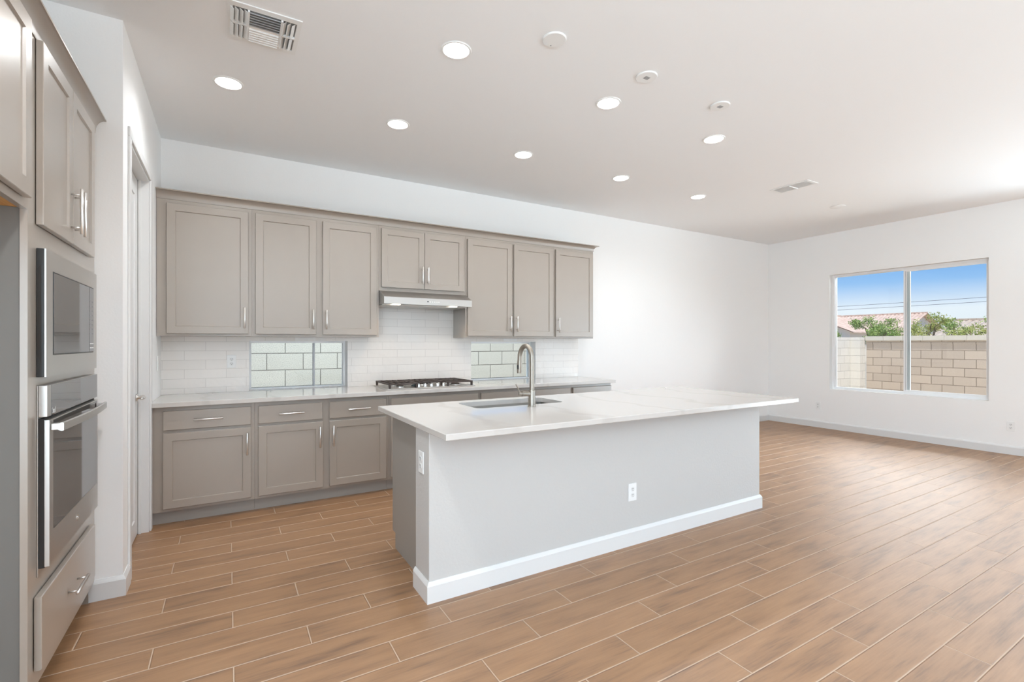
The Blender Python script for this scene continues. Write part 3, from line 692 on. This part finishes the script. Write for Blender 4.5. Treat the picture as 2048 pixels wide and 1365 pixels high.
tube(bm, [(0.255, 0.085, 0.024), (0.275, 0.075, 0.027), (0.31, 0.10, 0.030), (0.335, 0.112, 0.027)], [0.006, 0.013, 0.013, 0.006], 10)
tag(smooth_angle(obj('wrapped_bundle', bm, 'cloth', None, loc=(KX0, KY0, ZC+0.0)), 0.8), 'small dark grey-green wrapped bundle lying left of the cooktop knobs', 'bundle')

# ------------------------------------------------------------------ range hood
r = thing('range_hood', 'slim stainless under-cabinet range hood above the gas cooktop', 'range hood', (1.258, 4.48, 1.712))
hw = 0.906
bm = B(); yb = YB-0.010-4.48
prism(bm, [(0.0, 0.003), (0.0, 0.066), (0.004, 0.070), (0.165, 0.1375), (yb, 0.1375), (yb, 0.003)], 'x', 0, hw); obj('hood_shell', bm, 'steelh', r)
bm = B(); box(bm, 0.012, hw-0.012, 0.10, yb-0.03, -0.004, 0.0028, 0.001); obj('filter_panel', bm, 'steel', r)
for a in (0.135, hw-0.18):
    bm = B(); box(bm, a-0.035, a+0.035, 0.045, 0.090, -0.003, 0.0028, 0.001); obj('hood_lamp', bm, 'hoodlens', r)
bm = B(); lathe(bm, [(0.007, -0.0035), (0.007, -0.0002)], (0.430, 0, 0.036), 12, axis='y'); obj('display_dot', bm, 'black', r)
for i in range(5):
    bm = B(); lathe(bm, [(0.0055, -0.003), (0.0055, -0.0002)], (0.455+i*0.022, 0, 0.034), 12, axis='y'); obj('button', bm, 'nickel', r)
for a in (1.258+0.135, 1.258+hw-0.18):
    lamp('hood_lamp_light', 'SPOT', (a, 4.55, 1.702), (0.0, 0, 0), 4.5, (1.0, 0.78, 0.55), spot_size=2.2, spot_blend=0.7, shadow_soft_size=0.03)

# ------------------------------------------------------------------ outlets
def make_outlet(label, loc, rz, group='white wall outlets'):
    r = thing('wall_outlet', label, 'outlet', loc, rz, group)
    bm = B(); box(bm, -0.036, 0.036, -0.006, -0.0003, -0.058, 0.058, 0.002); obj('cover_plate', bm, 'plastic', r)
    for z in (-0.0195, 0.0195):
        bm = B(); lathe(bm, [(0.0155, -0.0082), (0.0155, -0.0062)], (0, 0, z), 20, axis='y')
        sk = obj('socket', bm, 'plastic2', r)
        bm = B()
        for a in (-0.0055, 0.0055): box(bm, a-0.0013, a+0.0013, -0.0086, -0.0083, z+0.000, z+0.008)
        box(bm, -0.002, 0.002, -0.0086, -0.0083, z-0.009, z-0.005)
        obj('slots', bm, 'slot', sk)
    return r
o0 = make_outlet('white outlet on the tile backsplash, left of the left counter window', (0.031, YB-0.0092, 1.178), 0)
def more_outlet(label, loc, rz):
    c = copy_tree(o0); c.location = loc; c.rotation_euler = (0, 0, rz); c['label'] = label; return c
more_outlet('white outlet low on the front of the white island half wall', (2.320, IYF-0.0005, 0.350), 0)
more_outlet('white outlet on the narrow left end of the island half wall', (IX0-0.0005, 2.468, 0.705), -PI/2)
more_outlet('white outlet on the right wall below the left edge of the large window', (XR-0.0005, 4.150, 0.345), PI/2+PI)
more_outlet('white outlet low on the right wall at the right edge of the photo', (XR-0.0005, 1.948, 0.340), PI/2+PI)
r = thing('light_switch', 'white switch plate on the pantry side wall above the left end of the counter', 'switch', (XP+0.0005, 4.72, 1.18), PI/2)
bm = B(); box(bm, -0.036, 0.036, -0.006, -0.0003, -0.058, 0.058, 0.002); obj('cover_plate', bm, 'plastic', r)
bm = B(); box(bm, -0.016, 0.016, -0.009, -0.0062, -0.032, 0.032, 0.001); obj('rocker', bm, 'plastic2', r)

# paper stickers under the wall cabinets, over the two small windows
for xx, lab in ((0.640, 'small white paper sticker on the tile above the left counter window'), (2.900, 'small white paper sticker on the tile above the right counter window')):
    bm = B(); box(bm, xx-0.09, xx+0.09, YB-0.0102, YB-0.0092, 1.3665, 1.396)
    tag(obj('paper_sticker', bm, 'paper'), lab, 'sticker', 'paper stickers over the counter windows')

# ------------------------------------------------------------------ ceiling fittings
def make_can(label, x, y):
    r = thing('recessed_light', label, 'ceiling light', (x, y, H), 0, 'recessed ceiling downlights')
    bm = B(); lathe(bm, [(0.074, -0.001), (0.076, -0.006), (0.086, -0.0055), (0.090, -0.0005)], n=40, cap0=False, cap1=False)
    smooth_angle(obj('trim_ring', bm, 'plastic', r))
    bm = B(); lathe(bm, [(0.0735, -0.0015), (0.05, -0.0022), (0.001, -0.0026)], n=40, cap0=False); obj('light_lens', bm, 'lens', r)
    return r
def can_light(x, y, nm='downlight_glow'): lamp(nm, 'SPOT', (x, y, H-0.008), (0, 0, 0), NEAR if nm == 'near_fill' else (CAN_FAR if y > 3 else CAN), (0.91, 0.95, 0.985), spot_size=2.7, spot_blend=0.9, shadow_soft_size=0.07)
CAN, CAN_FAR, NEAR = 21.0, 54.0, 150.0
cans = [(0.005, 3.69, 'lit round recessed downlight near the left wall, furthest left of the far row'),
        (1.150, 3.71, 'lit round recessed downlight in the far row, second from the left'),
        (2.320, 3.73, 'lit round recessed downlight in the far row, third from the left'),
        (3.520, 3.74, 'lit round recessed downlight in the far row, fourth from the left'),
        (4.750, 3.76, 'lit round recessed downlight in the far row, furthest right, towards the window wall'),
        (1.154, 2.60, 'lit round recessed downlight in the near row, biggest and closest in the photo'),
        (2.345, 2.62, 'lit round recessed downlight in the near row, below the stickered middle cover plate'),
        (3.522, 2.63, 'lit round recessed downlight in the near row, furthest right of its row')]
c0 = None
for x, y, lab in cans:
    if c0 is None: c0 = make_can(lab, x, y)
    else:
        c = copy_tree(c0); c.location = (x, y, H); c['label'] = lab
    can_light(x, y)
for x_, y_, lab in ((0.0, 1.45, 'added unseen fill downlight above the front of the fridge alcove, outside the photo'), (0.3, -1.2, 'added unseen fill downlight just behind the camera, near the left opening'),
                    (1.2, -2.4, 'added unseen fill downlight far behind the camera, on the left'), (4.8, -2.4, 'added unseen fill downlight far behind the camera, on the right')):
    c = copy_tree(c0); c.location = (x_, y_, H); c['label'] = lab; can_light(x_, y_, 'near_fill' if y_ > 1 else 'downlight_glow')  # unseen downlights, added as fill for the dim parts of the room
def cover(label, x, y, mark):
    r = thing('ceiling_cover_plate', label, 'cover plate', (x, y, H), 0, 'round cover plates in a row over the island')
    bm = B(); lathe(bm, [(0.068, -0.0005), (0.068, -0.006), (0.064, -0.0095), (0.001, -0.0105)], n=36, cap0=False); smooth_angle(obj('cover_disc', bm, 'plastic', r))
    if mark == 0:
        bm = B(); lathe(bm, [(0.0035, -0.0102), (0.0035, -0.0125)], (0.006, 0.045, 0), 10); obj('screw', bm, 'ink', r)
    else:
        bm = B()
        for i in range(4): box(bm, -0.018+i*0.010, -0.012+i*0.010, -0.016, 0.014, -0.0114, -0.0104)
        obj('sticker', bm, 'ink', r)['label'] = 'small grey printed sticker'
cover('plain white round ceiling cover plate over the island, nearest the camera', 1.590, 2.223, 0)
cover('white round ceiling cover plate with a grey sticker, middle of the three over the island', 2.324, 2.234, 1)
cover('white round ceiling cover plate with a sticker, rightmost of the three over the island', 3.064, 2.237, 1)

# square supply vent near the left: two banks of short slats beside two banks of long ones
r = thing('air_vent', 'large square white ceiling air vent with slats facing four ways, at upper left', 'air vent', (0.173, 2.955, H))
bm = B(); q = 0.172
grid_wall(bm, 'y', 0, 0.006, -q, q, -q, q, [(-0.150, 0.150, -0.135, 0.135)])
bmesh.ops.rotate(bm, verts=bm.verts, cent=(0, 0, 0), matrix=Matrix.Rotation(-PI/2, 3, 'X'))
bmesh.ops.translate(bm, verts=bm.verts, vec=(0, 0, -0.0005-max(v.co.z for v in bm.verts))); obj('vent_frame', bm, 'plastic', r)
bm = B(); box(bm, -0.149, 0.149, -0.134, 0.134, -0.0012, -0.0004); obj('duct_opening', bm, 'duct', r)
def slat(bm, along, c, a0, a1, wdt, tilt):
    """one thin tilted blade; along x or y"""
    ca, sa = math.cos(tilt), math.sin(tilt); k = wdt/2
    pr = [(-k*ca, -k*sa), (k*ca, k*sa), (k*ca+0.001, k*sa+0.0015), (-k*ca+0.001, -k*sa+0.0015)]
    zz = -0.012
    if along == 'x': prism(bm, [(c+p, zz+z) for p, z in pr], 'x', a0, a1)
    else: prism(bm, [(c+p, zz+z) for p, z in pr], 'y', a0, a1)
for i in range(12):
    yy = -0.124+i*0.0225; bm = B()
    slat(bm, 'x', yy, -0.072, 0.072, 0.021, 0.75 if i < 6 else -0.75); obj('slat', bm, 'plastic', r)
for s_ in (-1, 1):
    for i in range(4 if s_ < 0 else 3):
        for (ya, yb_) in ((-0.128, -0.008), (0.008, 0.128)):
            bm = B(); slat(bm, 'y', s_*(0.090+i*0.0215), ya, yb_, 0.0215, 0.70*s_); obj('slat', bm, 'plastic', r)
for a in (-0.078, 0.078):
    bm = B(); box(bm, a-0.005, a+0.005, -0.134, 0.134, -0.016, -0.0013); obj('divider_bar', bm, 'plastic', r)
bm = B(); 
for s_ in (-1, 1): box(bm, s_*0.117-0.034, s_*0.117+0.034, -0.006, 0.006, -0.014, -0.0013)
obj('divider_bar', bm, 'plastic', r)

r = thing('air_vent', 'flat rectangular white ceiling air vent further off, towards the window wall', 'air vent', (5.345, 2.985, H))
bm = B(); grid_wall(bm, 'y', 0, 0.006, -0.11, 0.11, -0.205, 0.205, [(-0.085, 0.085, -0.180, 0.180)])
bmesh.ops.rotate(bm, verts=bm.verts, cent=(0, 0, 0), matrix=Matrix.Rotation(-PI/2, 3, 'X'))
bmesh.ops.translate(bm, verts=bm.verts, vec=(0, 0, -0.0005-max(v.co.z for v in bm.verts))); obj('vent_frame', bm, 'plastic', r)
bm = B(); box(bm, -0.084, 0.084, -0.179, 0.179, -0.0012, -0.0004); obj('duct_opening', bm, 'plastic2', r)
for i in range(9):
    bm = B(); slat(bm, 'y', -0.074+i*0.0185, -0.179, 0.179, 0.0182, 0.12); 
    bmesh.ops.translate(bm, verts=bm.verts, vec=(0, 0, 0.005)); obj('slat', bm, 'plastic', r)
bm = B(); box(bm, -0.085, 0.085, -0.004, 0.004, -0.014, -0.0013); obj('divider_bar', bm, 'plastic', r)
bm = B(); lathe(bm, [(0.085, -0.0005), (0.085, -0.006), (0.070, -0.012), (0.001, -0.014)], n=36, cap0=False)
tag(smooth_angle(obj('ceiling_disc', bm, 'plastic', None, loc=(6.60, 3.135, H))), 'small plain white disc on the ceiling nearest the window wall', 'cover plate')

# ------------------------------------------------------------------ outdoors
bm = B(); box(bm, XR+T+0.02, 80, -30, 60, -0.40, -0.25); box(bm, -6, XR+T+0.02, YB+T+0.02, 60, -0.40, -0.25); struct(obj('ground', bm, 'gravel'))
bm = B(); box(bm, -4, 8.6, 6.5, 6.7, -0.25, 1.50); tag(obj('block_wall', bm, 'blockx'), 'concrete-block wall with shade in its grey, close outside the two small counter windows', 'block wall')
bm = B(); box(bm, 8.605, 14.55, 6.5, 6.7, -0.25, 1.50); tag(obj('block_wall', bm, 'blockw'), 'concrete-block side wall in a sunlit tone at the left of the large window view', 'block wall')
r = thing('block_fence', 'tan concrete-block back fence with capped top, beyond the large window', 'fence', (14.6, 0, -0.25))
bm = B(); box(bm, 0, 0.2, -10, 6.24, 0.0, 1.57); o = obj('fence_blocks', bm, 'blocky', r)
bm = B(); box(bm, -0.02, 0.22, -10, 6.24, 1.5705, 1.66)
o = obj('ledge_course', bm, 'blocky', r)
y = 6.24; i = 0
bm = B()
while y > -10:
    box(bm, -0.075, 0.275, y-0.404, y, 1.6605, 1.775, 0.004); y -= 0.408
obj('cap_blocks', bm, 'cap', r)
bm = B(); box(bm, 14.30, 14.595, 6.26, 6.495, -0.25, 1.50); tag(obj('block_pilaster', bm, 'blockw'), 'light concrete-block pilaster at the corner of the back fence and side wall', 'pilaster')

def gable_house(label, x0, x1, y0, y1, zb, ze, zr, axis, rm, loc_name='house'):
    r = thing(loc_name, label, 'house', (0, 0, zb))
    bm = B(); box(bm, x0, x1, y0, y1, 0, ze-zb)
    if axis == 'y':
        xm = (x0+x1)/2; 
        for yy in (y0, y1-0.1): prism(bm, [(x0, ze-zb), (x1, ze-zb), (xm, zr-zb-0.05)], 'y', yy, yy+0.1)
    else:
        ym = (y0+y1)/2
        for xx in (x0, x1-0.1): prism(bm, [(y0, ze-zb), (y1, ze-zb), (ym, zr-zb-0.05)], 'x', xx, xx+0.1)
    obj('walls', bm, 'stucco', r)
    bm = B(); ov = 0.5; step = 0.16
    a0, a1 = (y0-ov, y1+ov) if axis == 'y' else (x0-ov, x1+ov)
    m_ = ((x0+x1)/2 if axis == 'y' else (y0+y1)/2); hw_ = ((x1-x0)/2 if axis == 'y' else (y1-y0)/2)
    sl = (zr-ze)/hw_; n = int((a1-a0)/step)
    for s_ in (-1, 1):
        rows = [[], [], [], []]
        for i in range(n+1):
            a = a0+i*step; lift = 0.05 if i % 2 else 0.0
            for k, (d_, dz) in enumerate(((0, zr), (s_*(hw_+ov), zr-sl*(hw_+ov)))):
                for q_, tz in ((0, 0.06+lift), (1, 0.0)):
                    p = (m_+d_, a) if axis == 'y' else (a, m_+d_)
                    rows[k*2+q_].append(bm.verts.new((p[0], p[1], dz-zb+tz)))
        for i in range(n):
            bm.faces.new((rows[0][i], rows[0][i+1], rows[2][i+1], rows[2][i]))
            bm.faces.new((rows[1][i], rows[3][i], rows[3][i+1], rows[1][i+1]))
            bm.faces.new((rows[2][i], rows[2][i+1], rows[3][i+1], rows[3][i]))
    obj('tile_roof', bm, rm, r)
    bm = B(); a = a0
    while a < a1:
        if axis == 'y': box(bm, m_-0.12, m_+0.12, a, a+0.36, zr-zb+0.06, zr-zb+0.18)
        else: box(bm, a, a+0.36, m_-0.12, m_+0.12, zr-zb+0.06, zr-zb+0.18)
        a += 0.40
    obj('ridge_tiles', bm, rm, r)
    return r
gable_house('cream house with a long pink clay tile roof behind the back fence', 52.0, 62.0, 19.8, 42.0, -0.25, 2.2, 4.15, 'y', 'roof')
gable_house('white gabled house wing with pink roof, at the left edge of the large window', 46.0, 50.6, 20.9, 27.6, -0.25, 2.45, 3.88, 'x', 'roof')
gable_house('low house with a brown tile roof, right of the trees beyond the fence', 36.0, 44.0, -2.0, 11.6, -0.25, 1.75, 2.72, 'y', 'roof2')

def shrub(label, x, y, rx, ry, z0, z1, n, lm, seed, group='trees and shrubs beyond the fence', name='shrub'):
    q = random.Random(seed)
    r = thing(name, label, 'shrub', (x, y, -0.25), 0, group)
    bm = B(); zc = (z0+z1)/2+0.25; hz_ = (z1-z0)/2
    cl = [(q.uniform(-1, 1)*rx*0.75, q.uniform(-1, 1)*ry*0.75, zc+q.uniform(-0.8, 0.8)*hz_, q.uniform(0.35, 0.75)) for _ in range(11)]
    for _ in range(n):
        c = q.choice(cl); k = c[3]*0.42
        v = Vector((q.gauss(0, 1), q.gauss(0, 1), q.gauss(0, 1))).normalized()*(q.random()**0.5)
        p = Vector((c[0]+v.x*rx*k*1.6, c[1]+v.y*ry*k*1.6, c[2]+v.z*hz_*k*1.6))
        d_ = Vector((q.gauss(0, 1), q.gauss(0, 1), q.gauss(0.2, 0.7))).normalized(); u = d_.orthogonal().normalized(); L2 = q.uniform(0.035, 0.075)
        u.rotate(Matrix.Rotation(q.uniform(0, 6.28), 3, d_))
        a = [p, p+d_*L2*0.5+u*L2*0.22, p+d_*L2, p+d_*L2*0.5-u*L2*0.22]
        bm.faces.new([bm.verts.new(t) for t in a])
    obj('foliage', bm, lm, r)
    bm = B()
    tube(bm, [(0, 0, 0), (0.02, 0.01, zc*0.5), (0, 0, zc)], [0.05, 0.04, 0.02], 8)
    for c in cl[:7]: tube(bm, [(0, 0, zc*0.55), (c[0]*0.5, c[1]*0.5, (zc*0.6+c[2]*0.4)), (c[0], c[1], c[2])], [0.02, 0.012, 0.006], 6)
    obj('stems', bm, 'bark', r)
shrub('spreading green tree in front of the pink roof, left of the window mullion', 18.0, 7.45, 0.45, 0.74, 1.25, 2.20, 4400, 'leaf', 1, name='tree')
shrub('dense green shrub just above the fence, right behind the window mullion', 16.6, 6.62, 0.4, 0.46, 1.25, 1.93, 2600, 'leaf', 2)
shrub('yellow-green tree beyond the fence, in the right-hand window sash', 19.2, 6.52, 0.5, 0.66, 1.25, 2.24, 3600, 'leaf2', 3, name='tree')
shrub('sparse upright green shrub beyond the fence, left of the brown roof', 17.6, 5.36, 0.4, 0.40, 1.3, 2.00, 900, 'leaf', 4)
shrub('low green bush peeping over the fence in front of the brown roof', 16.5, 4.70, 0.4, 0.42, 1.2, 1.80, 1400, 'leaf2', 5)
shrub('small green bush above the side wall, at the left edge of the large window', 18.0, 8.62, 0.3, 0.28, 1.3, 1.86, 800, 'leaf', 6)
shrub('tree reaching one leafy branch in at the right edge of the large window', 18.0, 4.45, 0.5, 0.36, 1.9, 2.35, 500, 'leaf', 8, name='tree')
for z, dz, lab in ((3.46, -0.02, 'upper thin power line crossing the sky beyond the fence'), (3.24, 0.0, 'lower thin power line crossing the sky beyond the fence')):
    bm = B(); tube(bm, [(30, -12+i*3.0, z+dz+0.0006*(i*3.0-26)**2) for i in range(20)], 0.011, 6)
    tag(obj('power_line', bm, 'wire'), lab, 'power line', 'power lines in the sky')
